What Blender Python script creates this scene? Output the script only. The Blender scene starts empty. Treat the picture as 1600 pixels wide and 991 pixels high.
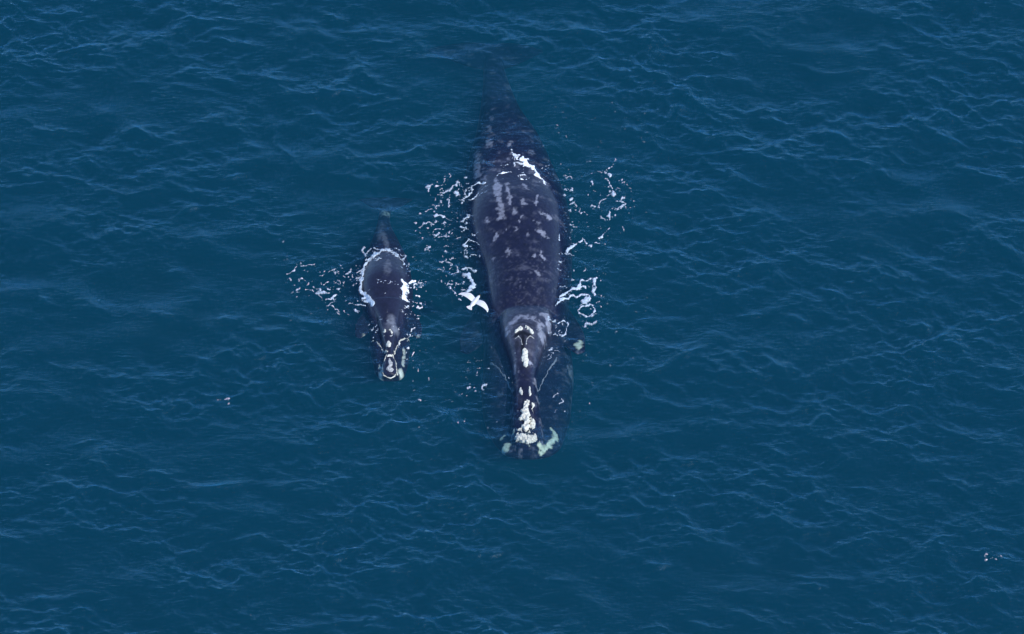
import bpy, math, random
import numpy as np
from mathutils import Vector
from mathutils.bvhtree import BVHTree

R = math.radians
scene = bpy.context.scene
col = scene.collection
rng = np.random.default_rng(7)
random.seed(7)

# ------------------------------------------------------------------ camera
PITCH = R(52.0)          # looking down from an aircraft
DIST = 170.0
LENS = 36.0 * DIST / 31.5
cam_loc = np.array([0.0, -DIST * math.cos(PITCH), DIST * math.sin(PITCH)])
cd = bpy.data.cameras.new('camera')
cam = bpy.data.objects.new('camera', cd)
col.objects.link(cam)
cam.location = cam_loc
cam.rotation_euler = (math.pi / 2 - PITCH, 0, 0)
cd.lens = LENS
cd.sensor_width = 36.0
cd.clip_start = 1.0
cd.clip_end = 6000.0
scene.camera = cam

# ------------------------------------------------------------------ sky, sun, exposure
SUN_EL, SUN_AZ = R(46), R(134)      # azimuth clockwise from +Y (north): the sun stands to the right
world = bpy.data.worlds.new('World')
scene.world = world
world.use_nodes = True
nt = world.node_tree
bg = nt.nodes['Background']
sky = nt.nodes.new('ShaderNodeTexSky')
sky.sky_type = 'NISHITA'
sky.sun_disc = False
sky.sun_elevation = SUN_EL
sky.sun_rotation = SUN_AZ
sky.air_density = 0.6
sky.dust_density = 0.0
sky.ozone_density = 7.0
nt.links.new(sky.outputs[0], bg.inputs[0])
bg.inputs[1].default_value = 0.15
sd = bpy.data.lights.new('sun', 'SUN')
sd.energy = 2.1
sd.angle = R(0.5)
sd.color = (1.0, 0.98, 0.96)
sun = bpy.data.objects.new('sun', sd)
col.objects.link(sun)
sv = Vector((math.sin(SUN_AZ) * math.cos(SUN_EL), math.cos(SUN_AZ) * math.cos(SUN_EL), math.sin(SUN_EL)))
sun.rotation_euler = sv.to_track_quat('Z', 'Y').to_euler()
sun.location = (60, 20, 80)
vs = scene.view_settings
vs.view_transform = 'Standard'
vs.look = 'None'
vs.gamma = 1.0
vs.use_curve_mapping = False
vs.exposure = 1.65
cy = scene.cycles
cy.max_bounces = 12
cy.volume_bounces = 6
cy.transparent_max_bounces = 16
cy.use_denoising = True
cy.sample_clamp_direct = 0.6
cy.sample_clamp_indirect = 1.5
try:
    cy.denoiser = 'OPENIMAGEDENOISE'
    cy.denoising_prefilter = 'ACCURATE'
except Exception:
    pass

# ------------------------------------------------------------------ measuring: photo pixel -> point at height z
_f = np.array([0.0, math.cos(PITCH), -math.sin(PITCH)])
_u = np.array([0.0, math.sin(PITCH), math.cos(PITCH)])
_r = np.array([1.0, 0.0, 0.0])
def P(px, py, z=0.0):
    k = 36.0 / LENS / 1600.0
    d = _f + _r * ((px - 800.0) * k) + _u * (-(py - 495.5) * k)
    t = (z - cam_loc[2]) / d[2]
    p = cam_loc + d * t
    return np.array([p[0], p[1], z])
SX = 31.5 / 1600          # metres per photo pixel across
SY = SX / math.sin(PITCH)

# ------------------------------------------------------------------ noise
class Noise:
    def __init__(s, seed):
        s.t = np.random.default_rng(seed).random((256, 256))
    def at(s, x, y):
        xi = np.floor(x).astype(int); yi = np.floor(y).astype(int)
        fx = x - xi; fy = y - yi
        fx = fx * fx * (3 - 2 * fx); fy = fy * fy * (3 - 2 * fy)
        a = s.t[xi & 255, yi & 255]; b = s.t[(xi + 1) & 255, yi & 255]
        c = s.t[xi & 255, (yi + 1) & 255]; d = s.t[(xi + 1) & 255, (yi + 1) & 255]
        return (a * (1 - fx) + b * fx) * (1 - fy) + (c * (1 - fx) + d * fx) * fy
    def fbm(s, x, y, o=4):
        v = 0; a = 0.5; n = 0
        for i in range(o):
            v = v + a * s.at(x * 2 ** i + 17.3 * i, y * 2 ** i + 5.1 * i); n += a; a *= 0.5
        return v / n
N1, N2, N3, N4 = Noise(1), Noise(2), Noise(3), Noise(4)

# ------------------------------------------------------------------ polylines of the individual crests seen on the water
CRESTS = [
 [(11,110),(22,112),(34,124),(62,137)], [(34,188),(52,202),(75,205),(98,207),(124,207),(154,215)],
 [(169,225),(180,236),(202,242),(232,244),(249,239)], [(255,109),(266,120),(285,116),(315,107)],
 [(206,129),(236,132)], [(270,129),(296,141),(326,144),(356,152)], [(322,60),(360,69),(394,73)],
 [(409,112),(420,124),(450,127),(465,127),(484,124)], [(484,131),(506,141),(540,146),(581,153)],
 [(375,161),(398,161),(416,174),(431,206),(435,225),(454,247),(472,266),(499,272)],
 [(517,277),(551,277),(574,287),(600,288)], [(0,289),(22,291),(60,289)], [(131,300),(154,298),(180,298)],
 [(326,276),(345,280),(368,277),(398,265)], [(341,307),(356,317),(375,317)], [(368,334),(390,342),(416,343)],
 [(276,334),(296,330),(311,322)], [(360,236),(386,232),(409,234)], [(506,39),(544,32),(566,42)],
 [(56,24),(101,24),(135,21)], [(155,96),(170,94)], [(175,62),(192,57)],
 [(1000,13),(1022,18),(1060,14)], [(1045,88),(1082,86),(1112,82),(1127,88),(1150,96)], [(1011,56),(1022,75),(1041,90)],
 [(1217,94),(1240,101),(1270,111),(1300,116),(1345,110),(1371,116),(1397,139),(1405,150),(1450,156),(1495,163)],
 [(1476,92),(1521,94),(1562,100),(1577,116),(1600,124)], [(1142,124),(1161,131),(1187,140),(1206,143)],
 [(1045,167),(1075,172)], [(1071,199),(1094,214),(1116,214),(1135,216)],
 [(1202,182),(1221,199),(1251,202),(1289,210),(1326,225),(1367,234),(1390,236),(1416,251),(1450,262)],
 [(1337,255),(1364,259)], [(1101,244),(1116,262),(1142,274),(1172,287),(1210,294),(1244,300)],
 [(1457,204),(1484,221),(1506,221)], [(1544,276),(1559,280),(1576,276)], [(1311,313),(1337,319),(1360,321)],
 [(1255,332),(1277,326),(1292,315)], [(1067,354),(1105,345),(1176,339)], [(1480,251),(1517,249)],
 [(161,744),(180,747),(210,748),(240,742),(259,747),(285,742)], [(139,719),(165,732)],
 [(285,762),(322,764),(364,762),(390,751)],
 [(0,819),(19,815),(41,814),(60,804),(105,802),(112,811),(142,824),(165,828),(206,815),(221,828),(240,832),(270,824)],
 [(11,783),(49,779)], [(349,847),(375,845),(405,839),(424,851)], [(439,886),(465,887),(491,888)],
 [(495,931),(514,939),(536,931)], [(544,965),(570,974),(600,963)], [(0,677),(34,674)], [(90,701),(124,693),(150,689)],
 [(412,757),(435,762),(457,755)], [(1127,648),(1150,653),(1172,644),(1202,642),(1240,646),(1285,627),(1319,626)],
 [(1041,721),(1064,718),(1082,720),(1097,712)], [(1180,695),(1206,704),(1232,712),(1262,704)],
 [(1204,725),(1225,744),(1251,742),(1272,732)],
 [(1272,762),(1289,783),(1319,792),(1337,819),(1360,834),(1390,841),(1424,836)],
 [(1176,804),(1210,811),(1232,824),(1255,828)],
 [(1450,837),(1465,845),(1499,834),(1514,845),(1532,867),(1577,875),(1600,873)], [(1540,892),(1581,897)],
 [(1004,879),(1022,887),(1056,885)], [(1236,896),(1262,907),(1300,905),(1326,907)], [(1240,914),(1300,920)],
 [(1360,927),(1401,918),(1431,916)], [(1165,882),(1191,882)], [(1352,672),(1397,678),(1420,661)],
 [(1480,751),(1510,770),(1540,759)], [(1326,762),(1360,761),(1390,764),(1409,751)],
 [(1067,969),(1094,976),(1124,986)], [(1154,924),(1187,922),(1214,916)],
 [(225,482),(247,495),(274,495)], [(131,482),(161,484),(180,495),(206,491),(221,486)], [(52,450),(71,469),(90,484)],
 [(337,499),(364,502)], [(386,489),(405,495),(450,495),(480,508),(525,501),(551,495)],
 [(79,566),(97,581),(124,583)], [(161,583),(176,591),(206,594),(255,600)],
 [(281,604),(311,613),(337,622),(367,621),(401,617)], [(262,431),(285,424)], [(420,585),(450,577)],
 [(480,602),(499,606),(517,598)], [(0,555),(11,555),(26,545)], [(0,374),(22,375),(49,382)],
 [(161,651),(202,660),(255,666)], [(983,345),(1009,358),(1031,365),(1049,374)], [(1162,409),(1184,415),(1219,419)],
 [(1364,420),(1390,435),(1416,437),(1434,444)], [(1276,448),(1298,459),(1324,466),(1355,459),(1361,450)],
 [(987,428),(1014,433),(1044,442)], [(1228,492),(1250,505),(1274,507)], [(1132,496),(1162,492),(1189,494)],
 [(1066,566),(1079,549),(1106,542)], [(926,553),(952,566),(979,573),(1009,584),(1057,568)], [(1103,579),(1141,588)],
 [(1186,549),(1206,571),(1228,582),(1259,592),(1276,588),(1302,579)], [(1027,601),(1053,603),(1066,612)],
 [(1469,391),(1495,398),(1512,387)], [(1539,505),(1574,501),(1600,505)], [(1434,505),(1456,516)],
 [(1464,527),(1504,531)], [(1539,603),(1556,612),(1600,606)], [(900,658),(926,654),(952,660),(987,658)],
 [(862,53),(905,50),(940,59)], [(915,92),(933,97),(960,108),(993,124)], [(905,545),(940,539)],
 [(683,619),(700,654),(716,669),(728,677),(743,678)], [(740,716),(770,722),(800,745),(850,768),(892,780)],
 [(640,96),(700,92),(740,96)], [(560,880),(610,893),(650,889)], [(700,860),(760,868),(800,858)],
 [(850,905),(905,912),(940,900)], [(640,770),(680,782),(720,779)], [(930,800),(960,812),(1000,808)],
]

# ------------------------------------------------------------------ the sea: FFT wave field + crests, as one height field
L, NF = 40.0, 1024
kx = np.fft.fftfreq(NF, L / NF) * 2 * math.pi
KX, KY = np.meshgrid(kx, kx, indexing='ij')
K = np.hypot(KX, KY); K[0, 0] = 1
wd = np.array([-0.22, -1.0]); wd /= np.hypot(*wd)
cosd = (KX * wd[0] + KY * wd[1]) / K
kp = 2 * math.pi / 3.0
spec = K ** -3.55 * np.exp(-0.9 * (kp / K) ** 2) * np.exp(-(K / 95.0) ** 2) * (np.abs(cosd) ** 2.2 * 0.93 + 0.07)
spec[0, 0] = 0
ph = rng.normal(size=(NF, NF)) + 1j * rng.normal(size=(NF, NF))
hk = np.sqrt(spec) * ph
h = np.fft.ifft2(hk).real
sc_h = 0.039 / h.std()
hk *= sc_h; h *= sc_h
# gusts: the short ripples come in patches
_gx, _gy = np.meshgrid(np.arange(NF) * L / NF, np.arange(NF) * L / NF, indexing='ij')
_ag = np.zeros((NF, NF))
for _k in range(26):
    _a, _b = rng.integers(-9, 10), rng.integers(-14, 15)
    _ag += np.cos(2 * math.pi * (_a * _gx + _b * _gy) / L + rng.uniform(0, 6.28)) / (1 + 0.15 * math.hypot(_a, _b))
_ag /= _ag.std()
_short = np.fft.ifft2(hk * (K > 2 * math.pi / 1.1)).real
h = h + _short * (np.clip(1.05 + 0.55 * _ag, 0.35, 2.0) - 1.0)
hk = np.fft.fft2(h)
LAM = 0.9
Dx = np.fft.ifft2(1j * KX / K * hk).real * LAM
Dy = np.fft.ifft2(1j * KY / K * hk).real * LAM
def per(A, x, y):
    x = (x / L * NF) % NF; y = (y / L * NF) % NF
    xi = np.floor(x).astype(int) % NF; yi = np.floor(y).astype(int) % NF
    fx = x - np.floor(x); fy = y - np.floor(y)
    x2 = (xi + 1) % NF; y2 = (yi + 1) % NF
    return (A[xi, yi] * (1 - fx) + A[x2, yi] * fx) * (1 - fy) + (A[xi, y2] * (1 - fx) + A[x2, y2] * fx) * fy
g1 = np.arange(NF) * L / NF
GX, GY = np.meshgrid(g1, g1, indexing='ij')
x0, y0 = GX.copy(), GY.copy()
for _ in range(5):
    x0, y0 = GX - per(Dx, x0, y0), GY - per(Dy, x0, y0) - 0.7 * per(h, x0, y0)
HF = per(h, x0, y0)                      # sharpened, still periodic
CX, CY = GX - L / 2, GY - L / 2          # centred coordinates of the same samples
HF = np.roll(HF, (NF // 2, NF // 2), (0, 1))

def seg_dist(x, y, a, b):
    ax, ay = a; bx, by = b
    vx, vy = bx - ax, by - ay
    l2 = vx * vx + vy * vy + 1e-9
    t = np.clip(((x - ax) * vx + (y - ay) * vy) / l2, 0, 1)
    return x - (ax + t * vx), y - (ay + t * vy), t, math.sqrt(l2)

def smooth_line(pts, n=6):
    pts = np.array(pts, float)
    if len(pts) < 3: return pts
    out = []
    for i in range(len(pts) - 1):
        p0 = pts[max(i - 1, 0)]; p1 = pts[i]; p2 = pts[i + 1]; p3 = pts[min(i + 2, len(pts) - 1)]
        for t in np.linspace(0, 1, n, endpoint=False):
            out.append(0.5 * ((2 * p1) + (-p0 + p2) * t + (2 * p0 - 5 * p1 + 4 * p2 - p3) * t * t + (-p0 + 3 * p1 - 3 * p2 + p3) * t ** 3))
    out.append(pts[-1])
    return np.array(out)

RID = np.zeros_like(HF)
WXN = (N1.fbm(CX * 1.3 + 40, CY * 1.3, 3) - 0.5) * 0.34
WYN = (N2.fbm(CX * 2.6, CY * 2.6 + 9, 4) - 0.5) * 0.30
AM = np.clip(N3.fbm(CX * 0.9 + 3, CY * 1.8, 3) * 2.2 - 0.45, 0.15, 1.3)
for ci, line in enumerate(CRESTS):
    w = np.array([P(a, b, 0)[:2] for a, b in line])
    w = smooth_line(w, 5)
    lo = w.min(0) - 0.8; hi = w.max(0) + 0.8
    i0 = np.clip(((lo + L / 2) / L * NF).astype(int), 0, NF - 1)
    i1 = np.clip(((hi + L / 2) / L * NF).astype(int) + 1, 1, NF)
    sl = (slice(i0[0], i1[0]), slice(i0[1], i1[1]))
    X = CX[sl] + WXN[sl]; Y = CY[sl] + WYN[sl]
    if X.size == 0: continue
    seglen = np.hypot(*np.diff(w, axis=0).T); tot = seglen.sum(); s0 = 0
    best = np.full(X.shape, 9.0); sd_ = np.zeros(X.shape); sp = np.zeros(X.shape)
    for j in range(len(w) - 1):
        dx, dy, t, ll = seg_dist(X, Y, w[j], w[j + 1])
        d = np.hypot(dx, dy); m = d < best
        best[m] = d[m]
        nx, ny = -(w[j + 1][1] - w[j][1]), (w[j + 1][0] - w[j][0])
        if ny < 0: nx, ny = -nx, -ny
        sg = np.sign(dx * nx + dy * ny)
        sd_[m] = sg[m]; sp[m] = (s0 + t * ll)[m] / tot
        s0 += seglen[j]
    A = rng.uniform(0.065, 0.125)
    taper = np.sqrt(np.clip(np.sin(np.pi * np.clip(sp, 0.02, 0.98)), 0, 1))
    prof = np.where(sd_ > 0, np.exp(-best / 0.15), np.exp(-best / 0.12))
    RID[sl] = np.maximum(RID[sl], A * prof * taper * AM[sl])
HS = HF * 0.88 + RID
# wash close to the two bodies: short ripples running off the flanks, the longer waves calmed
for (xa, ya), (xb, yb), rad, amp in (((812, 270), (816, 560), 1.35, .013), ((603, 400), (608, 540), .65, .009)):
    pa, pb = P(xa, ya)[:2], P(xb, yb)[:2]
    dx_, dy_, t_, l_ = seg_dist(CX + WXN * .9, CY + WYN * .9, pa, pb)
    dd = np.clip(np.hypot(dx_, dy_) - rad, 0, None)
    near = np.exp(-dd / 0.9)
    patchy = np.clip(N4.fbm(CX * 1.7 + 5, CY * 1.7, 3) * 3 - .9, 0, 1.2)
    HS = HS * (1 - .45 * near) + amp * near * patchy * np.sin(2 * math.pi * dd / .30 + 6 * N3.fbm(CX * 2, CY * 2, 3)) * (dd > .02)
HS -= HS.mean()
def Hw(x, y):
    """water height anywhere"""
    v = per(np.asarray(HS), np.asarray(x) + L / 2, np.asarray(y) + L / 2)
    r = np.maximum(np.abs(x), np.abs(y))
    return v * np.clip(1.0 - (r - 60) / 120.0, 0, 1)

def new_mesh(name, V, F):
    V = np.asarray(V, dtype=np.float32); F = np.asarray(F, dtype=np.int32)
    me = bpy.data.meshes.new(name)
    me.vertices.add(len(V)); me.vertices.foreach_set('co', V.ravel())
    k = F.shape[1]
    me.loops.add(F.size); me.loops.foreach_set('vertex_index', F.ravel())
    me.polygons.add(len(F)); me.polygons.foreach_set('loop_start', np.arange(0, F.size, k, dtype=np.int32))
    me.update(calc_edges=True)
    me.polygons.foreach_set('use_smooth', np.ones(len(F), dtype=bool))
    return me
def link(name, me, mat, parent=None, loc=(0, 0, 0)):
    o = bpy.data.objects.new(name, me)
    col.objects.link(o)
    o.location = loc
    if mat: me.materials.append(mat)
    if parent: o.parent = parent
    return o
def tag(o, label=None, cat=None, group=None, kind=None):
    if label: o['label'] = label
    if cat: o['category'] = cat
    if group: o['group'] = group
    if kind: o['kind'] = kind
    return o
def attr(me, name, data, typ='FLOAT'):
    a = me.attributes.new(name, typ, 'POINT')
    if typ == 'FLOAT': a.data.foreach_set('value', np.asarray(data, dtype=np.float32))
    else: a.data.foreach_set('color', np.asarray(data, dtype=np.float32).ravel())

# ------------------------------------------------------------------ materials
def newmat(name):
    m = bpy.data.materials.new(name); m.use_nodes = True
    m.node_tree.nodes.clear()
    return m, m.node_tree.nodes, m.node_tree.links
def math_node(n, l, op, a, b=None, clamp=False):
    m = n.new('ShaderNodeMath'); m.operation = op; m.use_clamp = clamp
    for i, v in enumerate((a, b)):
        if v is None: continue
        if isinstance(v, (int, float)): m.inputs[i].default_value = v
        else: l.new(v, m.inputs[i])
    return m.outputs[0]

def water_material():
    m, n, l = newmat('sea_water')
    out = n.new('ShaderNodeOutputMaterial')
    geo = n.new('ShaderNodeNewGeometry')
    tc = n.new('ShaderNodeTexCoord')
    mp = n.new('ShaderNodeMapping'); mp.inputs['Scale'].default_value = (0.8, 2.6, 1.0)
    mp.inputs['Rotation'].default_value = (0, 0, R(14))
    l.new(tc.outputs['Object'], mp.inputs[0])
    n1 = n.new('ShaderNodeTexNoise'); n1.inputs['Scale'].default_value = 5.5; n1.inputs['Detail'].default_value = 5
    n1.inputs['Roughness'].default_value = 0.62; n1.inputs['Distortion'].default_value = 0.6
    l.new(mp.outputs[0], n1.inputs['Vector'])
    b = n.new('ShaderNodeBump'); b.inputs['Strength'].default_value = 1.0; b.inputs['Distance'].default_value = 0.026
    l.new(n1.outputs['Fac'], b.inputs['Height'])
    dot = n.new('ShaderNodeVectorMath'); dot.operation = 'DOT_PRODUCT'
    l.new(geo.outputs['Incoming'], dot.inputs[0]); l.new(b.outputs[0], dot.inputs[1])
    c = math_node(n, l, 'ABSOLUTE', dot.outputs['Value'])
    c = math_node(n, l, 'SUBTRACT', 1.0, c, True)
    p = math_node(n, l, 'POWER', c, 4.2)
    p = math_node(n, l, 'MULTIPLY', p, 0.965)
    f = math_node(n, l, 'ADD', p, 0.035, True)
    tr = n.new('ShaderNodeBsdfTransparent')
    gl = n.new('ShaderNodeBsdfGlossy'); gl.inputs['Roughness'].default_value = 0.045; gl.inputs['Color'].default_value = (0.56, 0.86, 1.0, 1)  # tinted blue, with f lifted above real water, to brighten sky streaks on crests
    l.new(b.outputs[0], gl.inputs['Normal'])
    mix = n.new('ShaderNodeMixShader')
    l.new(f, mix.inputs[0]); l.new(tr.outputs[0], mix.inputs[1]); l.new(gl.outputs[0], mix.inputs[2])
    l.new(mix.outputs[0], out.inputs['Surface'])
    vsn = n.new('ShaderNodeVolumeScatter'); va = n.new('ShaderNodeVolumeAbsorption'); add = n.new('ShaderNodeAddShader')
    # per-metre coefficients: scatter = color*density, absorption = (1-color)*density
    vsn.inputs['Color'].default_value = (0.0015, 0.060, 0.086, 1); vsn.inputs['Density'].default_value = 0.7
    vsn.inputs['Anisotropy'].default_value = 0.0
    va.inputs['Color'].default_value = (0.21, 0.52, 0.565, 1); va.inputs['Density'].default_value = 0.7
    l.new(vsn.outputs[0], add.inputs[0]); l.new(va.outputs[0], add.inputs[1])
    l.new(add.outputs[0], out.inputs['Volume'])
    return m

def skin_material():
    m, n, l = newmat('whale_skin')
    out = n.new('ShaderNodeOutputMaterial'); pb = n.new('ShaderNodeBsdfPrincipled')
    at = n.new('ShaderNodeAttribute'); at.attribute_name = 'tone'
    tc = n.new('ShaderNodeTexCoord')
    n1 = n.new('ShaderNodeTexNoise'); n1.inputs['Scale'].default_value = 6; n1.inputs['Detail'].default_value = 6
    n1.inputs['Roughness'].default_value = 0.7
    l.new(tc.outputs['Object'], n1.inputs['Vector'])
    mr = n.new('ShaderNodeMapRange'); mr.inputs['From Min'].default_value = 0.3; mr.inputs['From Max'].default_value = 0.75
    mr.inputs['To Min'].default_value = 0.6; mr.inputs['To Max'].default_value = 1.5
    l.new(n1.outputs['Fac'], mr.inputs['Value'])
    mx = n.new('ShaderNodeVectorMath'); mx.operation = 'SCALE'
    l.new(at.outputs['Color'], mx.inputs[0]); l.new(mr.outputs[0], mx.inputs['Scale'])
    l.new(mx.outputs[0], pb.inputs['Base Color'])
    pb.inputs['Roughness'].default_value = 0.36
    geo = n.new('ShaderNodeNewGeometry'); sp = n.new('ShaderNodeSeparateXYZ'); l.new(geo.outputs['Position'], sp.inputs[0])
    wet = n.new('ShaderNodeMapRange'); wet.inputs['From Min'].default_value = -0.06; wet.inputs['From Max'].default_value = 0.04
    wet.inputs['To Min'].default_value = 0.02; wet.inputs['To Max'].default_value = 0.34
    l.new(sp.outputs['Z'], wet.inputs['Value']); l.new(wet.outputs[0], pb.inputs['Specular IOR Level'])
    b = n.new('ShaderNodeBump'); b.inputs['Distance'].default_value = 0.02; b.inputs['Strength'].default_value = 0.5
    n2 = n.new('ShaderNodeTexNoise'); n2.inputs['Scale'].default_value = 9; n2.inputs['Detail'].default_value = 4
    l.new(tc.outputs['Object'], n2.inputs['Vector'])
    l.new(n2.outputs['Fac'], b.inputs['Height']); l.new(b.outputs[0], pb.inputs['Normal'])
    l.new(pb.outputs[0], out.inputs['Surface'])
    return m

def plain(name, c, rough=0.6, nscale=25, lo=0.75, hi=1.15, bump=0.01, alpha=None):
    m, n, l = newmat(name)
    out = n.new('ShaderNodeOutputMaterial'); pb = n.new('ShaderNodeBsdfPrincipled')
    tc = n.new('ShaderNodeTexCoord')
    n1 = n.new('ShaderNodeTexNoise'); n1.inputs['Scale'].default_value = nscale; n1.inputs['Detail'].default_value = 4
    l.new(tc.outputs['Object'], n1.inputs['Vector'])
    mr = n.new('ShaderNodeMapRange'); mr.inputs['From Min'].default_value = 0.3; mr.inputs['From Max'].default_value = 0.7
    mr.inputs['To Min'].default_value = lo; mr.inputs['To Max'].default_value = hi
    l.new(n1.outputs['Fac'], mr.inputs['Value'])
    mx = n.new('ShaderNodeVectorMath'); mx.operation = 'SCALE'; mx.inputs[0].default_value = c
    l.new(mr.outputs[0], mx.inputs['Scale']); l.new(mx.outputs[0], pb.inputs['Base Color'])
    pb.inputs['Roughness'].default_value = rough
    if bump:
        b = n.new('ShaderNodeBump'); b.inputs['Distance'].default_value = bump
        l.new(n1.outputs['Fac'], b.inputs['Height']); l.new(b.outputs[0], pb.inputs['Normal'])
    if alpha:
        at = n.new('ShaderNodeAttribute'); at.attribute_name = alpha
        l.new(at.outputs['Fac'], pb.inputs['Alpha'])
    l.new(pb.outputs[0], out.inputs['Surface'])
    return m

M_water = water_material()
M_skin = skin_material()
M_callus = plain('callosity_crust', (0.43, 0.415, 0.34), 0.8, 22, 0.6, 1.2, 0.02)
M_callus_grey = plain('grey_callosity_crust', (0.24, 0.24, 0.23), 0.8, 22, 0.6, 1.3, 0.02)
M_lip = plain('pale_lip_skin', (0.14, 0.155, 0.18), 0.5, 12)
M_dark = plain('blowhole_lining', (0.012, 0.012, 0.016), 0.6, 12)
M_foam = plain('sea_foam', (0.31, 0.37, 0.42), 0.7, 30, 0.7, 1.15, 0.01, alpha='cover')
M_splash = plain('white_splash', (0.62, 0.66, 0.68), 0.7, 30, 0.8, 1.1, 0.01, alpha='cover')
M_gull = plain('white_feathers', (0.40, 0.40, 0.395), 0.7, 14, 0.92, 1.05, 0.003)
M_gull_grey = plain('grey_wing_feathers', (0.5, 0.5, 0.5), 0.7, 14, 0.8, 1.1, 0.003)
M_beak = plain('yellow_beak', (0.65, 0.42, 0.08), 0.4, 20)

# ------------------------------------------------------------------ sea mesh (closed box, wavy top)
inner = np.arange(-20.0, 20.001, L / NF)
g = [20.0]; st = 0.06
while g[-1] < 3000: g.append(g[-1] + st); st *= 1.13
outer = np.array(g[1:])
ax = np.concatenate([-outer[::-1], inner, outer])
XX, YY = np.meshgrid(ax, ax, indexing='ij')
ZZ = Hw(XX, YY)
# keep the far swell smooth where the grid is coarse
rr = np.maximum(np.abs(XX), np.abs(YY))
ZZ *= np.clip(1 - (rr - 24) / 40.0, 0, 1)
n = len(ax)
top = np.stack([XX, YY, ZZ], -1).reshape(-1, 3)
idx = np.arange(n * n).reshape(n, n)
F = np.stack([idx[:-1, :-1], idx[1:, :-1], idx[1:, 1:], idx[:-1, 1:]], -1).reshape(-1, 4)
per_i = np.concatenate([idx[:, 0], idx[-1, 1:], idx[-2::-1, -1], idx[0, -2:0:-1]])
low = top[per_i].copy(); low[:, 2] = -40.0
nb = len(per_i); base = n * n
lowi = np.arange(nb) + base
F2 = np.stack([per_i, lowi, np.roll(lowi, -1), np.roll(per_i, -1)], -1)
V = np.concatenate([top, low, [[0, 0, -40.0]]])
ctr = base + nb
q = [[lowi[i], ctr, lowi[(i + 2) % nb], lowi[i + 1]] for i in range(0, nb - 1, 2)]
me = new_mesh('water', V, np.concatenate([F, F2, np.array(q)]))
water = link('water', me, M_water)
tag(water, 'deep blue rippled open sea around the two whales', kind='structure')

# ------------------------------------------------------------------ lofts
def loft(C, S, U, a, b, n=48, e=2.4, sub=60):
    """closed superelliptic tube; C centres, S side dirs, U up dirs, a/b half sizes; interpolated to sub rings"""
    C = np.array(C, float); m = len(C)
    S = np.array(S, float); U = np.array(U, float)
    if S.ndim == 1: S = np.repeat(S[None], m, 0)
    if U.ndim == 1: U = np.repeat(U[None], m, 0)
    a = np.array(a, float); b = np.array(b, float)
    D = np.concatenate([C, S, U, a[:, None], b[:, None]], 1)
    t = np.linspace(0, m - 1, sub)
    i = np.clip(t.astype(int), 0, m - 2); f = (t - i)[:, None]
    d0 = D[np.maximum(i - 1, 0)]; d1 = D[i]; d2 = D[i + 1]; d3 = D[np.minimum(i + 2, m - 1)]
    E = 0.5 * (2 * d1 + (d2 - d0) * f + (2 * d0 - 5 * d1 + 4 * d2 - d3) * f ** 2 + (3 * d1 - d0 - 3 * d2 + d3) * f ** 3)
    th = np.linspace(0, 2 * math.pi, n, endpoint=False)
    cx = np.sign(np.cos(th)) * np.abs(np.cos(th)) ** (2 / e)
    sx = np.sign(np.sin(th)) * np.abs(np.sin(th)) ** (2 / e)
    V = E[:, None, 0:3] + E[:, None, 3:6] * (E[:, 9][:, None] * cx)[..., None] + E[:, None, 6:9] * (E[:, 10][:, None] * sx)[..., None]
    V = V.reshape(-1, 3)
    F = []
    for r in range(sub - 1):
        for k in range(n):
            k2 = (k + 1) % n
            F.append([r * n + k, r * n + k2, (r + 1) * n + k2, (r + 1) * n + k])
    V = np.concatenate([V, [E[0, :3], E[-1, :3]]])
    c0, c1 = len(V) - 2, len(V) - 1
    T = []
    for k in range(n):
        k2 = (k + 1) % n
        T.append([c0, k2, k]); T.append([c1, (sub - 1) * n + k, (sub - 1) * n + k2])
    return V, F, T
def body_mesh(name, parts, voxel, smooth=6):
    V = []; F = []; o = 0
    for v, f, t in parts:
        V.append(v)
        F += [tuple(q + o for q in x) for x in f] + [tuple(q + o for q in x) for x in t]
        o += len(v)
    me = bpy.data.meshes.new(name + '_raw')
    me.from_pydata(np.concatenate(V).tolist(), [], F)
    me.update()
    import bmesh
    bm = bmesh.new(); bm.from_mesh(me)
    bmesh.ops.recalc_face_normals(bm, faces=bm.faces[:]); bm.to_mesh(me); bm.free()
    ob = bpy.data.objects.new('tmp', me); col.objects.link(ob)
    mod = ob.modifiers.new('r', 'REMESH'); mod.mode = 'VOXEL'; mod.voxel_size = voxel; mod.use_smooth_shade = True
    sm = ob.modifiers.new('s', 'SMOOTH'); sm.factor = 0.5; sm.iterations = smooth
    dg = bpy.context.evaluated_depsgraph_get()
    res = bpy.data.meshes.new_from_object(ob.evaluated_get(dg))
    res.name = name
    bpy.data.objects.remove(ob); bpy.data.meshes.remove(me)
    res.polygons.foreach_set('use_smooth', np.ones(len(res.polygons), dtype=bool))
    return res
def coords(me):
    a = np.zeros(len(me.vertices) * 3, dtype=np.float32); me.vertices.foreach_get('co', a)
    return a.reshape(-1, 3).astype(float)
def torso(rows, zref, e=2.4, sub=140, wide=1.0):
    C = []; a = []; b = []
    for (y, l_, r_, zt, hb) in rows:
        c = P((l_ + r_) / 2, y, min(zt - .3 * hb, zref)); C.append((c[0], c[1], zt - hb)); a.append((r_ - l_) / 2 * SX * wide); b.append(hb)
    return loft(C, (1, 0, 0), (0, 0, 1), a, b, 72, e, sub)
def paddle(root, tip, a, th, side, sweep=(0, 0, 0), sub=40):
    root = np.array(root); tip = np.array(tip); C = []; n_ = len(a)
    for i in range(n_):
        t = i / (n_ - 1)
        C.append(root * (1 - t) + tip * t + np.array(sweep) * math.sin(math.pi * t))
    return loft(C, side, (0, 0, 1), a, th, 32, 2.0, sub)

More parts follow.
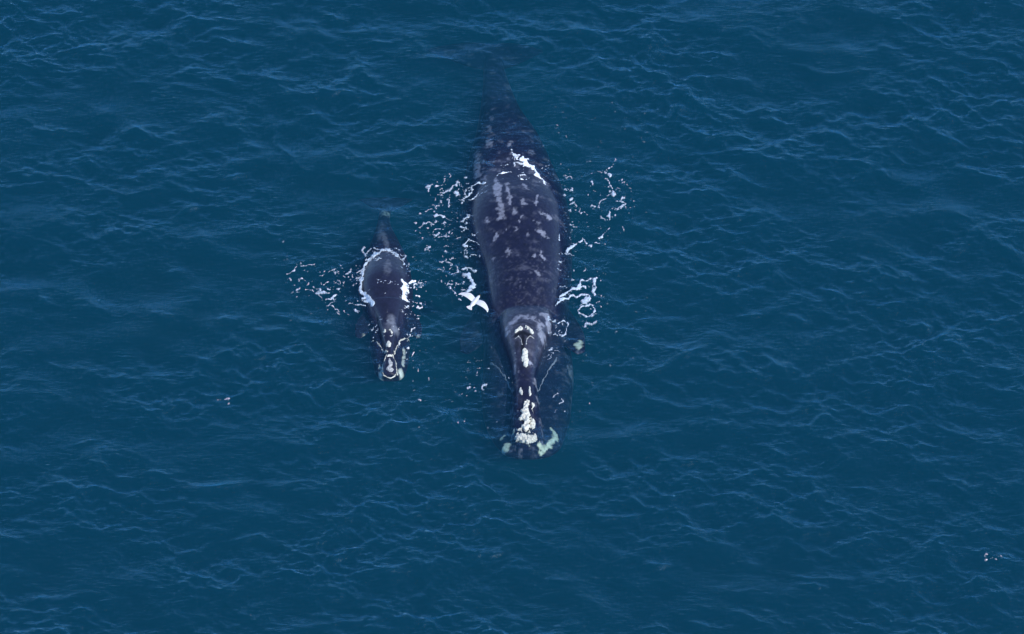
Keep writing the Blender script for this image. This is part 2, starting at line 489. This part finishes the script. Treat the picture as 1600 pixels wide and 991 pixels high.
def patch_field(x, y, prims, z):
    """prims: ('e', px, py, rx, ry, s) or ('l', [(px,py)..], w, s), sizes in photo px; distances in metres"""
    f = np.zeros_like(x)
    for p in prims:
        if p[0] == 'e':
            c = P(p[1], p[2], z)
            d = np.sqrt(((x - c[0]) / (p[3] * SX)) ** 2 + ((y - c[1]) / (p[4] * SY)) ** 2)
            v = np.clip(1.55 - d, 0, 1) * p[5]
            f = np.maximum(f, v)
        else:
            w = [P(a, b, z)[:2] for a, b in p[1]]
            best = np.full(x.shape, 9.0)
            for j in range(len(w) - 1):
                dx, dy, t, ll = seg_dist(x, y, w[j], w[j + 1]); best = np.minimum(best, np.hypot(dx, dy))
            v = np.clip(1.55 - best / (p[2] * SX), 0, 1) * p[3]
            f = np.maximum(f, v)
    return f

# ------------------------------------------------------------------ the adult
A_rows = [(78,757,783,-1.20,.14),(95,756,785,-1.1,.26),(130,755,797,-.80,.40),(165,751,814,-.52,.6),(200,744,840,-.30,.85),(240,732,860,-.06,1.1),
 (280,727,878,.14,1.3),(320,724,886,.38,1.42),(350,725,888,.45,1.48),(385,733,889,.42,1.48),(420,747,888,.42,1.45),(450,752,884,.40,1.42),
 (480,756,882,.33,1.35),(510,760,884,.12,1.25),(540,760,889,-.12,1.1),(570,760,891,-.26,1.0),(600,758,889,-.33,.9),(640,762,885,-.40,.78),
 (672,773,877,-.44,.6),(690,782,872,-.34,.40),(702,790,863,-.30,.28),(710,802,852,-.32,.16),(715,816,838,-.36,.07)]
A_rost = [(440,800,844,-.1,.2),(470,790,856,.16,.35),(500,784,860,.40,.5),(525,788,851,.5,.6),(545,795,845,.44,.55),(565,800,840,.3,.5),(585,802,837,.16,.45),
 (610,803,838,.08,.42),(640,802,842,.04,.42),(670,801,846,-.01,.40),(690,803,846,-.06,.34),(705,812,840,-.16,.2)]
parts = [torso(A_rows, -.2, 2.3, 140, 1.08), torso(A_rost, .1, 2.3, 80, 1.10)]
for sgn, tip in ((1, P(908, 552, -.22)), (-1, P(725, 552, -.75))):
    root = P(816 + sgn * 45, 470, -1.3)
    s = np.array([1.0, sgn * 0.45, 0.0]); s /= np.linalg.norm(s)
    parts.append(paddle(root, tip, [.32, .36, .40, .42, .36, .14], [.3, .22, .16, .12, .09, .05], s))
for tipx, tipy in ((668, 78), (848, 80)):
    root = P(770, 90, -1.35); tip = P(tipx, tipy, -1.5)
    parts.append(paddle(root, tip, [.5, .55, .5, .38, .24, .05], [.22, .14, .10, .07, .05, .02], (0, 1, 0)))
a_me = body_mesh('adult_body', parts, 0.032, 8)

A_patch = [('l',[(777,290),(780,318),(784,347)],5.5,1),('l',[(792,288),(795,310),(799,326)],3,.9),('e',820,322,4.5,7,1),
 ('l',[(838,308),(836,325)],2.3,.9),('e',804,338,4.5,6,.9),('e',816,343,2,3,.8),('e',813,350,2.2,2.2,1),('l',[(850,335),(861,340)],4,.9),
 ('e',762,348,3,6,.8),('e',775,371,4.5,8,.9),('l',[(841,364),(856,372)],3.5,.9),('e',842,355,3,3,.8),('e',834,350,2,2,.7),
 ('e',795,365,2,3,.9),('e',805,365,1.5,3,.9),('e',825,370,3,4,.6),('e',793,398,5,6,.8),('e',768,400,3,5,.5),('l',[(845,398),(850,407)],2.3,1),
 ('e',835,406,2.2,2.2,.9),('e',842,430,4,5,.8),('l',[(819,290),(828,296)],4,.7),('e',775,281,3,5,.8),
 ('l',[(744,218),(745,242),(747,260)],6,.75),('e',764,210,8,9,.75),('e',798,214,5,5,.8),('l',[(762,178),(763,200)],3,.5),
 ('e',757,270,5,6,.5),('e',790,245,6,8,.5),('e',800,232,4,5,.6),
 ('l',[(792,524),(797,510),(806,502),(820,499),(836,503),(845,514)],5,.75),('e',852,494,7,8,1.1),('e',858,506,5,7,1),
 ('e',848,528,6,7,1),('e',843,518,4,5,.8),('e',806,572,6,10,.6),('e',829,566,3,4,1),('e',838,588,4,4,.9),
 ('e',800,625,3,9,.7),('e',839,612,2.5,11,.7),('l',[(801,640),(801,672),(806,692)],1.5,.6),('l',[(845,640),(848,668),(848,690)],2,.6),
 ('l',[(812,695),(822,702),(830,708)],5,.5),('e',797,690,6,8,.4),('e',897,585,8,7,.5),('e',896,547,12,14,.7),('e',728,549,5,8,.8),
 ('e',745,545,10,5,.35)]
def mottle(x, y, s1=9):
    return N2.fbm(x * s1 + 50, y * s1 + 50, 4)
V = coords(a_me)
x, y, z = V.T
wx = x + (N1.fbm(x * 7, y * 7, 5) - .5) * .25; wy = y + (N3.fbm(x * 7 + 7, y * 7, 5) - .5) * .30
f = patch_field(wx, wy, A_patch, 0.25)
fine = mottle(x, y, 14)
pm = np.clip((f - 0.3 - (fine - .5) * 2.2) * 2.2, 0, 1) * np.clip(f * 1.2, 0, 1)
yc0, yc1 = P(0, 395, .3)[1], P(0, 500, .3)[1]
band = np.clip((yc0 - y) / 1.0, 0, 1) * np.clip((y - yc1) / .5, 0, 1)
spk = np.clip((mottle(x + 9, y + 3, 16) - .58) * 6, 0, 1) * (0.20 * band + 0.06) * np.clip(mottle(x + 3, y, 2.2) * 3 - .9, 0, 1.2)
spk2 = np.clip((mottle(x * .9 + 19, y * 1.2 + 3, 4.5) - .60) * 7, 0, 1) * (.22 + .25 * np.clip((y - P(0, 300, .3)[1]) / 1, 0, 1)) * np.clip(mottle(x, y, 20) * 3 - .8, 0, 1)
pm = np.clip(np.maximum(pm, np.maximum(spk, spk2)), 0, 1) * (z > -2.2)
halo = np.clip(1.3 - np.hypot((x - P(812,525,.3)[0]) / 1.0, (y - P(812,525,.3)[1]) / .9), 0, 1) * .25
base_c = np.array([.005, .006, .017]); grey = np.array([.125, .13, .155])  # near-black skin tinted blue here: holds the blue haze cast
pm = np.clip(pm + halo * (fine * 1.4), 0, 1)
colr = base_c[None] * (1 - pm[:, None]) + grey[None] * pm[:, None]
# pale jaw and flipper-tip patches, and dark blowhole trough
J_patch = [('l',[(868,678),(864,690),(856,700),(846,707)],5.0,1),('l',[(862,668),(864,680)],2.5,.9),('e',790,700,5.5,5,1),
 ('e',786,682,3,4,.8),('e',800,684,2,4,.7),('e',905,545,6,8,1),('l',[(818,700),(826,706)],3,.5),('e',727,549,2.5,5,.6),('e',814,698,9,4,.35)]
fj = patch_field(wx, wy, J_patch, -0.45)
pj = np.clip((fj - 0.3 - (fine - .5) * .9) * 4, 0, 1) * np.clip(fj, 0, 1)
colr = colr * (1 - pj[:, None]) + np.array([.42, .46, .34])[None] * pj[:, None]
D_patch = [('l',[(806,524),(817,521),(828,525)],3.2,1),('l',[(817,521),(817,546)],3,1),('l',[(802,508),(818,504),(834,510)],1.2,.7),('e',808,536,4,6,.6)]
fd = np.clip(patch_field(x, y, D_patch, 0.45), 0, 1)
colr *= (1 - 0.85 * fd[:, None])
attr(a_me, 'tone', np.concatenate([colr, np.ones((len(colr), 1))], 1), 'FLOAT_COLOR')
adult = link('whale', a_me, M_skin)
tag(adult, 'large dark adult right whale with grey scars, swimming beside its smaller calf', 'whale', 'right whale mother and calf')
bvh_a = BVHTree.FromPolygons([tuple(v) for v in V], [tuple(p.vertices) for p in a_me.polygons])

# ------------------------------------------------------------------ the calf
C_rows = [(308,597,609,-1.2,.07),(318,595,611,-1.1,.12),(345,590,609,-.62,.22),(370,582,621,-.30,.36),(392,573,632,-.06,.52),(410,566,638,.12,.68),(430,563,641,.28,.76),
 (445,563,642,.31,.76),(462,567,641,.28,.72),(485,573,637,.20,.66),(508,580,635,.08,.58),(530,580,638,-.02,.5),(555,584,636,-.06,.42),
 (575,588,632,-.10,.32),(588,595,626,-.15,.16)]
C_rost = [(470,580,630,.27,.3),(495,589,625,.25,.32),(515,594,621,.22,.3),(533,598,618,.17,.26),(548,602,615,.13,.22),(562,600,617,.10,.2),
 (575,598,620,.07,.18),(586,600,618,.02,.12)]
parts = [torso(C_rows, 0.0, 2.3, 140, 1.08), torso(C_rost, .1, 2.2, 60, 1.08)]
for sgn in (1, -1):
    root = P(607 + sgn * 22, 478, -.45); tip = P(607 + sgn * 48, 528, -.35)
    s = np.array([1.0, sgn * .5, 0.0]); s /= np.linalg.norm(s)
    parts.append(paddle(root, tip, [.16, .2, .25, .27, .22, .08], [.14, .10, .08, .06, .05, .03], s))
for sgn in (1, -1):
    root = P(603, 322, -1.2); tip = P(603 + sgn * 42 , 312, -1.25)
    parts.append(paddle(root, tip, [.24, .27, .24, .18, .1, .03], [.10, .07, .05, .04, .03, .02], (0, 1, 0)))
c_me = body_mesh('calf_body', parts, 0.022, 7)
V2 = coords(c_me); x, y, z = V2.T
wx = x + (N1.fbm(x * 9, y * 9, 3) - .5) * .10; wy = y + (N3.fbm(x * 9 + 7, y * 9, 3) - .5) * .10
fine = mottle(x, y, 18)
C_patch = [('e',605,418,6,14,.35),('e',611,500,6,8,.6),('e',616,511,6,6,.75),('e',607,508,10,8,.3),('l',[(598,345),(604,372),(606,385)],4,.45),
 ('e',594,335,6,14,.35),('e',592,352,4,10,.35)]
f = patch_field(wx, wy, C_patch, .25)
pm = np.clip((f - .1 - (fine - .5) * .4) * 1.2, 0, 1)
colr = np.array([.008, .009, .020])[None] * (1 - pm[:, None]) + np.array([.12, .13, .15])[None] * pm[:, None]
CJ = [('e',595,587,4.5,5,1),('e',627,585,4,6,1),('e',594,577,2,4,.8),('l',[(632,548),(631,565),(630,572)],2.5,.6),('e',568,526,3,7,.6),('e',600,316,12,9,.5),
      ('e',652,526,6,8,.5),('e',640,316,8,5,.3)]
fj = patch_field(wx, wy, CJ, -.25)
pj = np.clip((fj - .3 - (fine - .5) * .8) * 3.5, 0, 1) * np.clip(fj, 0, 1)
colr = colr * (1 - pj[:, None]) + np.array([.42, .45, .38])[None] * pj[:, None]
attr(c_me, 'tone', np.concatenate([colr, np.ones((len(colr), 1))], 1), 'FLOAT_COLOR')
calf = link('whale', c_me, M_skin)
tag(calf, 'small whale calf ringed by white foam, swimming left of the adult', 'whale', 'right whale mother and calf')
bvh_c = BVHTree.FromPolygons([tuple(v) for v in V2], [tuple(p.vertices) for p in c_me.polygons])

def drape(x, y, with_water=False, bvhs=(bvh_a, bvh_c)):
    z = Hw(x, y) if with_water else np.full(x.shape, -9.0)
    for b in bvhs:
        for i in range(len(x)):
            if abs(y[i]) > 9.5 : continue
            hit = b.ray_cast(Vector((x[i], y[i], 5.0)), Vector((0, 0, -1)))
            if hit[0] is not None and hit[0].z > z[i]: z[i] = hit[0].z
    return z

# ------------------------------------------------------------------ meshes grown from a field on a fine grid (callosities, foam)
def field_mesh(name, lo, hi, res, fn, thick, mat, parent=None, thr=0.0, water_too=True, bvhs=(bvh_a, bvh_c), use_body=True, origin=None):
    xs = np.arange(lo[0], hi[0], res); ys = np.arange(lo[1], hi[1], res)
    X, Y = np.meshgrid(xs, ys, indexing='ij')
    f = fn(X, Y)
    m = f > thr
    cell = m[:-1, :-1] & m[1:, :-1] & m[1:, 1:] & m[:-1, 1:]
    if not cell.any(): return None
    cnt = np.zeros(m.shape, int)
    for a in (slice(0, -1), slice(1, None)):
        for b in (slice(0, -1), slice(1, None)): cnt[a, b] += cell
    use = cnt > 0
    ids = -np.ones(m.shape, int); ids[use] = np.arange(use.sum())
    x = X[use]; y = Y[use]
    if use_body: zb = drape(x, y, water_too, bvhs)
    else: zb = Hw(x, y)
    zb = np.where(zb < -5, 0, zb)
    ff = f[use] - thr
    t = np.where(cnt[use] == 4, thick * np.sqrt(np.clip(ff, 0, 1)) * (0.6 + 0.8 * N4.fbm(x * 20, y * 20, 2)) + 0.006, 0.001)
    i, j = np.nonzero(cell)
    Fq = np.stack([ids[i, j], ids[i + 1, j], ids[i + 1, j + 1], ids[i, j + 1]], -1)
    o = np.array([x.mean(), y.mean(), 0]) if origin is None else np.array(origin)
    me = new_mesh(name, np.stack([x, y, zb + t], -1) - o, Fq)
    attr(me, 'cover', np.clip(0.05 + ff * 1.75, 0, 1))
    ob = link(name, me, mat, parent, loc=tuple(o) )
    return ob

def lump(prims, z, rag=0.5, ns=12, warp=0.05):
    def fn(X, Y):
        wx = X + (N1.fbm(X * 10, Y * 10, 3) - .5) * warp * 2; wy = Y + (N3.fbm(X * 10 + 3, Y * 10, 3) - .5) * warp * 2
        return patch_field(wx, wy, prims, z) - 0.5 - (N2.fbm(X * ns, Y * ns + 30, 3) - .5) * rag
    return fn
def box_of(prims, z, pad=8):
    pts = []
    for p in prims:
        pts += [(p[1], p[2])] if p[0] == 'e' else list(p[1])
    pts = np.array(pts)
    a = P(pts[:, 0].min() - pad, pts[:, 1].max() + pad, z); b = P(pts[:, 0].max() + pad, pts[:, 1].min() - pad, z)
    return a[:2], b[:2]
def callus(prims, z, parent, thick=.06, rag=.4, pad=8, name='callosity', mat=None, label=None, res=.012, ns=12, warp=.05):
    lo, hi = box_of(prims, z, pad)
    o = field_mesh(name, lo, hi, res, lump(prims, z, rag, ns, warp), thick, mat or M_callus, parent, water_too=False,
                   bvhs=(bvh_a,) if parent is adult else (bvh_c,))
    if o and label: o['label'] = label
    return o
# adult: bonnet, the ovals behind it, the diamond, the brows behind the blowholes
callus([('l',[(824,628),(821,640)],4.5,1),('l',[(821,640),(824,655),(823,668)],6,1),('l',[(812,680),(823,684),(834,680)],6.5,1),('e',816,652,5,4,.9),('e',832,660,4,8,.8),('e',833,636,2.5,7,.8),('e',812,668,4,4,.8)],
       .05, adult, .12, 1.15, 12, label='large ragged white callosity on the snout tip', ns=13, warp=.09)
callus([('e',814,610,2.4,6.2,1)], .1, adult, .07)
callus([('e',827,610,2.9,6.6,1)], .1, adult, .07)
callus([('l',[(820,549),(820.5,566)],3.6,1),('e',820.5,556,5.6,7,1)], .35, adult, .08, .3, label='white diamond shaped callosity in front of the blowholes')
callus([('l',[(806,519.5),(814,514)],2.8,1)], .45, adult, .08, .25)
callus([('l',[(822,513.5),(832,520)],2.9,1)], .45, adult, .08, .25)
for pts in ([(804,528),(810,526),(814,530),(816,537)], [(822,537),(823,530),(828,526),(834,528)]):
    callus([('l',pts,1.0,1)], .45, adult, .05, .2, name='blowhole', mat=M_callus_grey, warp=.02)
# calf
callus([('e',608,537,4.2,5.0,1)], .18, calf, .05, .3, label='round white callosity behind the snout')
callus([('e',609,567,3.6,6.5,1),('e',609,575,5,3.8,1)], .1, calf, .05, .6, mat=M_callus_grey, label='oval pale callosity inside the pear shaped rim')
callus([('l',[(606,556),(612,556)],2.0,1)], .1, calf, .04, .4)
callus([('e',601,517,2.6,2,1)], .2, calf, .03, .15)
callus([('l',[(609,516),(613,519)],1.6,1)], .2, calf, .03, .15)
callus([('l',[(610,524),(613,522)],1.2,1)], .2, calf, .02, .15, name='blowhole', mat=M_callus_grey)
callus([('e',600,523,1.6,1.3,1)], .2, calf, .02, .15, name='blowhole', mat=M_callus_grey)
callus([('l',[(603,556),(598,566),(596.5,577),(600,586),(609,590),(617,587),(621,578),(619,566),(614,556)],1.25,1)], .03, calf, .03, .7, label='thin white rim round the snout', warp=.04)

for pts, w in (([(580,525),(587,529),(593,538),(599,547),(605,553)], 1.0), ([(641,522),(634,524),(626,531),(620,543),(614,552)], 1.2)):
    callus([('l', pts, w, 1)], .0, calf, .03, .95, name='lip_rim', warp=.07, ns=16)
for pts in ([(766,548),(778,560),(788,575),(795,590),(802,606)], [(870,548),(858,566),(848,584),(841,600)]):
    callus([('l', pts, 1.2, 1)], .0, adult, .03, .5, name='lip_rim', mat=M_lip, warp=.04)
# ------------------------------------------------------------------ foam
def foam_obj(label, strokes=(), dots=(), clouds=(), res=.018, z=0.0, use_body=True, seed=1, rag=.9, mat=None):
    """strokes: (pts, half width px, strength); dots: (px,py,rx,ry); clouds: (px,py,rx,ry,count,size)"""
    rg = np.random.default_rng(seed)
    prims = [('l', p, w, s) for p, w, s in strokes] + [('e', *d, 1.0) for d in dots]
    sm = []
    for (cx, cy_, rx, ry, cnt, size) in clouds:
        k = 0
        while k < cnt * 1.35:
            # short chains of flecks, gathered in clumps
            a = rg.uniform(0, 2 * math.pi); r_ = math.sqrt(rg.uniform(0, 1))
            x, y = cx + rx * r_ * math.cos(a), cy_ + ry * r_ * math.sin(a)
            if N3.fbm(np.array([x * .07 + seed]), np.array([y * .09]), 2)[0] < .40: 
                if rg.random() < .75: continue
            ang = rg.normal(0, .7); m = rg.choice([1, 1, 1, 2, 3, 7])
            s = size * .72 * rg.lognormal(0, .5)
            for q in range(m):
                sm.append((x, y, s * rg.uniform(.6, 1.25), s * rg.uniform(.5, .95)))
                ang += rg.normal(0, .55)
                x += math.cos(ang) * s * 1.5; y += math.sin(ang) * s * 1.2
                k += 1
    pts = [(a, b) for p in strokes for a, b in p[0]] + [(d[0], d[1]) for d in dots] + [(d[0], d[1]) for d in sm]
    pts = np.array(pts)
    a = P(pts[:, 0].min() - 10, pts[:, 1].max() + 10, z); b = P(pts[:, 0].max() + 10, pts[:, 1].min() - 10, z)
    lo, hi = a[:2], b[:2]
    def fn(X, Y):
        wx = X + (N1.fbm(X * 7 + seed, Y * 7, 4) - .5) * .22; wy = Y + (N3.fbm(X * 7 + 3, Y * 7 + seed, 4) - .5) * .22
        nz = N2.fbm(X * 11 + seed, Y * 13 + 30, 4)
        rid = np.abs(nz - .5) * 4
        f = patch_field(wx, wy, prims, z) - .42 - (np.clip(rid, 0, 1.2) - .45) * -rag * .5 - (N4.fbm(X * 5, Y * 5 + seed, 3) - .5) * rag
        f = np.where(f > 0, f, -1)
        for (px, py, rx, ry) in sm:
            c = P(px, py, z); rx_, ry_ = rx * SX, ry * SY
            R_ = max(rx_, ry_) * 1.8 + res
            i0, i1 = int((c[0] - R_ - lo[0]) / res), int((c[0] + R_ - lo[0]) / res) + 2
            j0, j1 = int((c[1] - R_ - lo[1]) / res), int((c[1] + R_ - lo[1]) / res) + 2
            i0, j0 = max(i0, 0), max(j0, 0)
            sx, sy = wx[i0:i1, j0:j1], wy[i0:i1, j0:j1]
            if sx.size == 0: continue
            d = np.hypot((X[i0:i1, j0:j1] * .6 + sx * .4 - c[0]) / rx_, (Y[i0:i1, j0:j1] * .6 + sy * .4 - c[1]) / ry_)
            f[i0:i1, j0:j1] = np.maximum(f[i0:i1, j0:j1], np.where(d < 1.3, (1.3 - d) * .45, -1))
        return f
    o = field_mesh('foam', lo, hi, res, fn, .035, mat or M_foam, None, use_body=use_body)
    if o: tag(o, label, 'foam', None, 'stuff')
    return o

foam_obj('lacy white foam flecks on the water left of the adult whale', [
 ([(669,290),(670,300)],1.6,1),([(680,294),(695,289)],1.0,1),([(700,273),(705,276),(700,281)],1.3,1),([(704,297),(717,286)],1.4,1),
 ([(727,307),(735,301),(739,290),(747,285),(756,287)],1.8,1),([(721,311),(735,310),(749,303)],1.0,1),([(679,336),(683,338),(695,340)],1.9,1),
 ([(677,365),(680,360),(692,358),(707,361)],1.0,1),([(681,373),(693,368)],1.0,1),([(725,383),(733,373),(749,382)],1.3,1),
 ([(690,384),(700,383)],1.0,1),([(695,423),(705,427),(715,425),(717,421),(729,423)],1.0,1),([(731,429),(737,437),(740,445),(733,457)],3.0,1.1),
 ([(704,448),(706,453),(712,458),(720,468)],1.3,1),([(728,333),(733,345),(735,352)],1.0,1),([(748,300),(770,290),(790,284)],.8,.9),([(744,312),(765,300),(782,292)],.7,.9)],
 [(715,303,5,4),(719,355,2.4,1.6),(728,384,3.5,2.5),(682,337,3,3),(731,403,1.5,1)],
 [(695,350,46,75,420,.55),(715,430,30,40,160,.5),(703,298,38,24,110,1.2),(684,345,38,26,110,1.1),(718,372,28,25,90,1.2),(708,415,30,34,130,1.1),(735,325,12,30,50,1.2),(728,455,14,12,25,1.0),(655,400,16,60,45,1.0)], seed=3)
foam_obj('broken white foam on the water right of the adult whale', [
 ([(963,245),(956,259),(944,271),(953,275)],1.1,1),([(949,281),(956,295),(959,304)],.9,1),([(935,315),(953,309)],1.1,1),([(923,324),(930,312)],.7,1),
 ([(972,309),(970,317)],1.6,1),([(904,330),(912,333),(925,340)],1.0,1),([(958,327),(973,323),(992,325)],.8,1),([(952,333),(952,343)],2.0,1),
 ([(954,357),(937,371),(936,377),(925,384),(915,383)],1.2,1.1),([(903,379),(910,372),(917,379)],1.3,1.1),([(884,395),(889,390),(901,383)],2.6,1.1),([(872,366),(875,376)],1.1,1),
 ([(876,463),(887,456),(902,454),(912,450)],2.4,1.1),([(902,454),(907,440),(923,438),(932,436)],1.8,1.1),([(929,440),(930,450),(929,461)],3.2,1.1),
 ([(876,469),(891,465),(905,462),(920,463),(922,470)],2.0,1.1),([(905,487),(909,480),(922,476),(932,485),(924,496),(905,492),(905,487)],1.8,1.1),
 ([(871,505),(878,501),(887,505),(884,521),(875,523)],1.4,1),([(849,558),(862,553),(857,563)],1.2,1),([(868,480),(873,470),(876,463)],1.3,1)],
 [(953,274,3.2,2.6),(926,287,2.6,2.4),(959,303,3,3),(905,450,5,4.5),(915,471,5.5,5.5),(893,295,2.5,2.5),(892,311,3,3)],
 [(945,330,48,70,260,.55),(915,460,28,50,160,.55),(955,305,38,42,120,1.05),(895,345,14,32,60,1.2),(885,285,14,22,50,1.1),(932,455,12,38,45,.9),(884,425,14,38,55,1.1),(868,515,14,16,70,1.1),(915,505,8,20,20,1.0),(985,330,20,25,25,.8),(885,195,25,30,22,.9)], seed=5)
foam_obj('bright white splash breaking over the lower back of the adult', [
 ([(816,250),(822,257),(828,262)],4.6,1.3),([(828,262),(838,272),(846,282)],2.6,1.25),([(846,282),(854,290)],1.3,1.1),([(808,281),(820,287),(830,283)],1.1,1),
 ([(776,279),(790,274),(800,272)],1.0,.9),([(800,235),(806,246),(815,252)],1.2,.9)], [(822,256,5,5)],
 [(812,255,22,14,70,.9),(795,268,30,14,50,.9),(850,275,16,18,50,.8),(860,240,18,35,30,.8)], seed=8, rag=.8, mat=M_splash)
foam_obj('fine spray droplets scattered on the water around the adult head', [([(772,556),(785,573),(795,591),(801,604)],.5,.75)], [],
 [(742,592,26,34,110,.85),(668,600,26,36,36,.85),(890,635,30,34,34,.85),(715,640,26,24,30,.8),(925,620,18,22,14,.8),(775,640,16,40,20,.7),(850,540,18,20,40,.8)], seed=11)
foam_obj('white foam ring and flecks trailing left of the calf', [
 ([(452,427),(459,423),(463,415)],1.3,1),([(472,415),(480,415),(490,414)],1.1,1),([(467,436),(473,433)],1.6,1),([(507,444),(515,440)],1.8,1),([(509,450),(517,451)],.9,1),
 ([(482,464),(488,460),(496,459)],1.0,1),([(517,465),(523,459)],1.6,1),([(509,469),(519,465),(523,471),(514,477),(509,476)],1.2,1),([(518,479),(530,485)],1.4,1),
 ([(536,487),(545,492)],1.2,1),([(551,474),(559,478),(569,479)],1.4,1),([(603,391),(590,394),(579,403),(571,412)],3.0,.85),([(572,411),(566,425),(564,440),(565,453)],2.4,1.0),
 ([(565,453),(569,463),(575,472),(582,479)],3.4,1.2),([(603,391),(614,394),(624,402),(632,414)],2.0,.75)],
 [(500,452,3.6,5),(557,485,5,3)], [(510,450,60,44,330,.5),(478,440,36,30,80,.95),(528,452,36,38,150,1.0),(582,400,14,12,150,.75),(563,436,7,24,90,.75),(570,468,9,14,60,.8),(616,398,15,10,130,.75),(633,418,8,20,90,.8),(582,505,10,26,70,.9),(468,425,20,12,15,.9)], seed=13)
foam_obj('white splash at the right flank of the calf', [([(633,446),(634,456)],3.8,1.25),([(632,459),(632,470)],3.8,1.25),([(640,443),(648,438)],1.8,1.1),([(592,467.5),(605,466),(618,465),(628,465)],.6,1.0)],
 [], [(655,460,22,44,200,.5),(652,458,17,26,90,1.0),(644,505,14,30,80,.85),(634,480,6,18,25,.9),(604,453,24,7,50,.75),(640,550,10,28,35,.8),(620,525,6,20,15,.8)], seed=17, mat=M_splash)
foam_obj('tiny whitecap flecks on distant wave crests', [([(339,624.5),(350,624),(361,624)],.9,1),([(200,749),(208,748)],.7,.9)],
 [(9,554,2.2,1.6),(15,553,1.6,1.1),(96,742,1.2,1),(164,829,1.1,1),(424,851,1.1,1),(390,962,.9,.8),(958,727,1.5,1.2)], [(350,624,10,1.5,8,.8)], use_body=False, seed=19, rag=.2)
foam_obj('glittering whitecap on a wave crest near the right edge', [], [(1542,875,1.8,1.2)], [(1548,872,17,5,55,.8)], use_body=False, seed=23, rag=.2)

# ------------------------------------------------------------------ the gull
def gull():
    GL = P(742, 471, 1.8)
    root = bpy.data.objects.new('gull', None); col.objects.link(root); root.location = GL
    root.scale = (.84, .84, .84)
    root.rotation_euler = (R(0), R(8), R(-33))           # heading along local +Y
    tag(root, 'white gull with outstretched wings flying just left of the adult back', 'bird')
    v, f, t = loft([(0, -.30, 0), (0, -.24, 0), (0, -.12, .0), (0, .02, 0), (0, .12, .01), (0, .19, .02), (0, .235, .02), (0, .275, .015), (0, .30, .01)], (1, 0, 0), (0, 0, 1),
                   [.015, .05, .085, .09, .075, .05, .052, .035, .008], [.015, .04, .075, .085, .07, .05, .05, .035, .008], 20, 2.0, 40)
    me = bpy.data.meshes.new('body'); me.from_pydata(v.tolist(), [], [tuple(q) for q in f] + [tuple(q) for q in t]); me.update()
    me.polygons.foreach_set('use_smooth', [True] * len(me.polygons))
    link('body', me, M_gull, root)
    v, f, t = loft([(0, .285, .01), (0, .32, .006), (0, .345, -.006)], (1, 0, 0), (0, 0, 1), [.014, .010, .003], [.016, .011, .003], 10, 2.0, 8)
    me = bpy.data.meshes.new('beak'); me.from_pydata(v.tolist(), [], [tuple(q) for q in f] + [tuple(q) for q in t]); me.update()
    link('beak', me, M_beak, root)
    for s in (1, -1):
        # span stations: x, leading y, trailing y, z
        st_ = [(.05, .11, -.09, .03), (.16, .14, -.10, .06), (.28, .155, -.095, .075), (.38, .13, -.09, .07), (.48, .08, -.09, .055), (.56, .02, -.10, .04), (.61, -.05, -.11, .03)]
        C = []; A = []; B = []
        for x_, yl, yt, zz in st_:
            C.append((s * x_, (yl + yt) / 2, zz)); A.append((yl - yt) / 2); B.append(.016 * (1 - x_ * 1.1) + .003)
        v, f, t = loft(C, (0, 1, 0), (0, 0, 1), A, B, 24, 2.0, 44)
        me = bpy.data.meshes.new('wing'); me.from_pydata(v.tolist(), [], [tuple(q) for q in f] + [tuple(q) for q in t]); me.update()
        me.polygons.foreach_set('use_smooth', [True] * len(me.polygons))
        w = link('wing', me, M_gull, root)
        C = [(s * .575, -.04, .036), (s * .60, -.07, .031), (s * .625, -.105, .026), (s * .635, -.125, .024)]
        v, f, t = loft(C, (0, 1, 0), (0, 0, 1), [.06, .05, .028, .006], [.006, .006, .005, .003], 16, 2.0, 14)
        me = bpy.data.meshes.new('wing_tip'); me.from_pydata(v.tolist(), [], [tuple(q) for q in f] + [tuple(q) for q in t]); me.update()
        link('wing_tip', me, M_gull_grey, w)
    # fanned tail
    V_ = []; n_ = 13
    for k in range(n_):
        a = R(-34 + 68 * k / (n_ - 1)); r1 = .22 - .012 * (k % 2)
        V_.append((math.sin(a) * .04, -.20 - math.cos(a) * .03, .005)); V_.append((math.sin(a) * r1, -.20 - math.cos(a) * r1, .0))
    F_ = [(2 * k, 2 * k + 1, 2 * k + 3, 2 * k + 2) for k in range(n_ - 1)]
    me = bpy.data.meshes.new('tail'); me.from_pydata(V_, [], F_); me.update()
    tl = link('tail', me, M_gull, root)
    so = tl.modifiers.new('thick', 'SOLIDIFY'); so.thickness = .008
gull()
